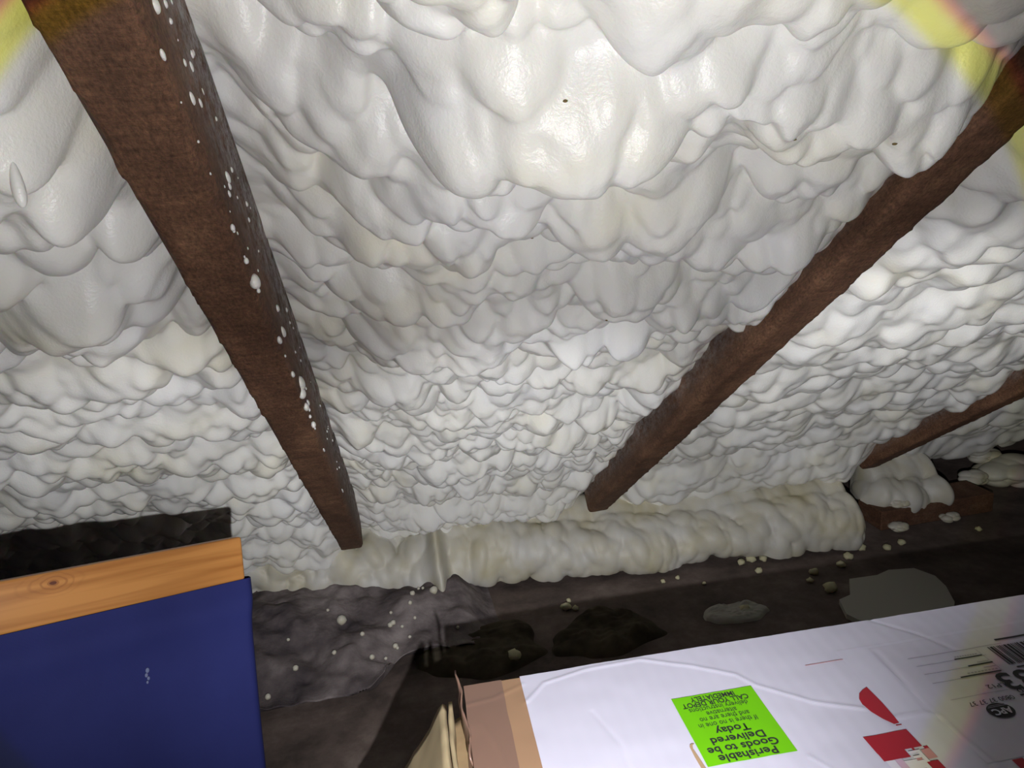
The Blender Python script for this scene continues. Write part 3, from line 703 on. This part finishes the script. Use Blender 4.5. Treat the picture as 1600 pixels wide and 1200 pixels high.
def crumpled(name, cx, cy, sx, sy, h, seed, label, m=FELT, cat='debris', rot=0.0):
    U = np.linspace(-1, 1, 60); UU, VV = np.meshgrid(U, U, indexing='ij')
    z = h * (0.9 + 1.6 * np.abs(vnoise(UU * 2.3 + 7, VV * 2.3, seed)) + 0.8 * np.abs(vnoise(UU * 5, VV * 5, seed + 1)) + .25 * vnoise(UU * 14, VV * 14, seed + 2))
    rad = np.sqrt(UU ** 2 + VV ** 2) * (1 + 0.35 * vnoise(UU * 2, VV * 2 + 9, seed + 3))
    z = z * (1 - sstep(0.6, 1.0, rad)) + 0.004 - 0.012 * sstep(0.85, 1.0, rad)
    x = UU * sx * (1 + 0.2 * vnoise(UU * 3, VV * 3, seed + 4)); y = VV * sy
    P = np.stack([cx + x * math.cos(rot) - y * math.sin(rot), cy + x * math.sin(rot) + y * math.cos(rot), z], -1)
    return ob(name, grid_mesh(name, P), m, label=label, cat=cat)
crumpled('crumpled_felt', 0.14, 1.40, 0.15, 0.10, 0.014, 61, 'crumpled dark sheet in the shadow behind the parcel tape')
crumpled('crumpled_felt', 0.42, 1.38, 0.13, 0.09, 0.016, 67, 'upright fold of dark sheet in the shadow below the foam roll')
crumpled('rubble', 0.72, 1.36, 0.08, 0.04, 0.008, 71, 'low heap of pale rubble just behind the parcel edge', m=PLASTER)
rg = random.Random(12)
crs = [(0.36, 1.50, .012), (0.38, 1.49, .008), (0.375, 1.53, .006), (0.20, 1.32, .013), (0.62, 1.54, .006), (0.66, 1.545, .006), (0.71, 1.5, .005), (0.84, 1.56, .010), (0.87, 1.565, .013), (0.90, 1.56, .010), (0.93, 1.565, .008), (0.86, 1.51, .009), (0.98, 1.46, .011), (0.95, 1.43, .008), (0.97, 1.38, .016), (1.06, 1.47, .010), (1.10, 1.50, .012), (1.16, 1.53, .012), (1.22, 1.51, .010), (1.27, 1.52, .010), (0.74, 1.36, .014), (1.5, 1.52, .008), (1.6, 1.46, .008), (1.62, 1.42, .007)]
for i, (x, y, r) in enumerate(crs):
    bm = bmesh.new(); bmesh.ops.create_icosphere(bm, subdivisions=2, radius=r)
    for v in bm.verts:
        v.co *= 1 + rg.uniform(-.25, .25); v.co.z = max(v.co.z * 0.8, -r * 0.6)
    z0 = r * 0.6 + (0.025 if y < 1.36 and x < .3 else 0.0)
    for v in bm.verts: v.co += Vector((0, 0, 0))
    o = ob('foam_crumb', from_bm('foam_crumb', bm), CRUMB, smooth=True, label='small yellowish foam crumb in the lit strip of floor below the foam roll' if y > 1.485 else 'small yellowish foam crumb in the dark shadow behind the parcel', cat='crumb', group='foam crumbs below the roll' if y > 1.485 else 'foam crumbs in the shadow')
    o.location = (x, y, z0)

# ------------------------------------------------------------------ wall plate and crumbs beyond the roll
bm = rounded_box(1.27, 1.62, 1.60, 1.70, 0.0, 0.055, 0.003)
ob('timber_block', from_bm('timber_block', bm), WOODP, label='short brown timber on the floor right of the foam roll', cat='timber')
for i, (x, y, z, r, lab) in enumerate([(1.34, 1.62, 0.065, .022, 'white foam lump on the brown timber, below the pale foam lump'), (1.31, 1.585, 0.015, .020, 'white foam lump in front of the brown timber, beside the roll end'), (1.47, 1.585, 0.015, .020, 'white foam lump in front of the brown timber, further right'),
                                     (1.68, 1.74, 0.04, .035, 'pale foam clump right of the brown timber'), (1.82, 1.75, 0.03, .075, 'largest pale foam clump on the floor in the far right corner'), (1.80, 1.83, 0.06, .04, 'grey foam clump behind the largest floor clump')]):
    S_ = 48; th = np.linspace(0, math.pi, S_); ph = np.linspace(0, 2 * math.pi, 2 * S_, endpoint=False)
    TH, PH = np.meshgrid(th, ph, indexing='ij')
    nx, ny, nz_ = np.sin(TH) * np.cos(PH), np.sin(TH) * np.sin(PH), np.cos(TH)
    rr = np.full(TH.shape, 0.75)
    for q in range(16):
        d_ = rg.uniform(0, 2 * math.pi), math.acos(rg.uniform(-1, 1)); w_ = rg.uniform(.25, .5)
        dt_ = nx * math.sin(d_[1]) * math.cos(d_[0]) + ny * math.sin(d_[1]) * math.sin(d_[0]) + nz_ * math.cos(d_[1])
        rr = np.maximum(rr, 0.75 + w_ * np.sqrt(np.clip((dt_ - 0.75) / 0.25, 0, 1)))
    rr = rr * r
    P = np.stack([1.25 * rr * np.sin(TH) * np.cos(PH), rr * np.sin(TH) * np.sin(PH), 0.55 * rr * np.cos(TH)], -1)
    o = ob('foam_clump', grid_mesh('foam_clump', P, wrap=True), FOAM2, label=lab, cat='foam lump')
    o.location = (x, y, max(z, 0.0))
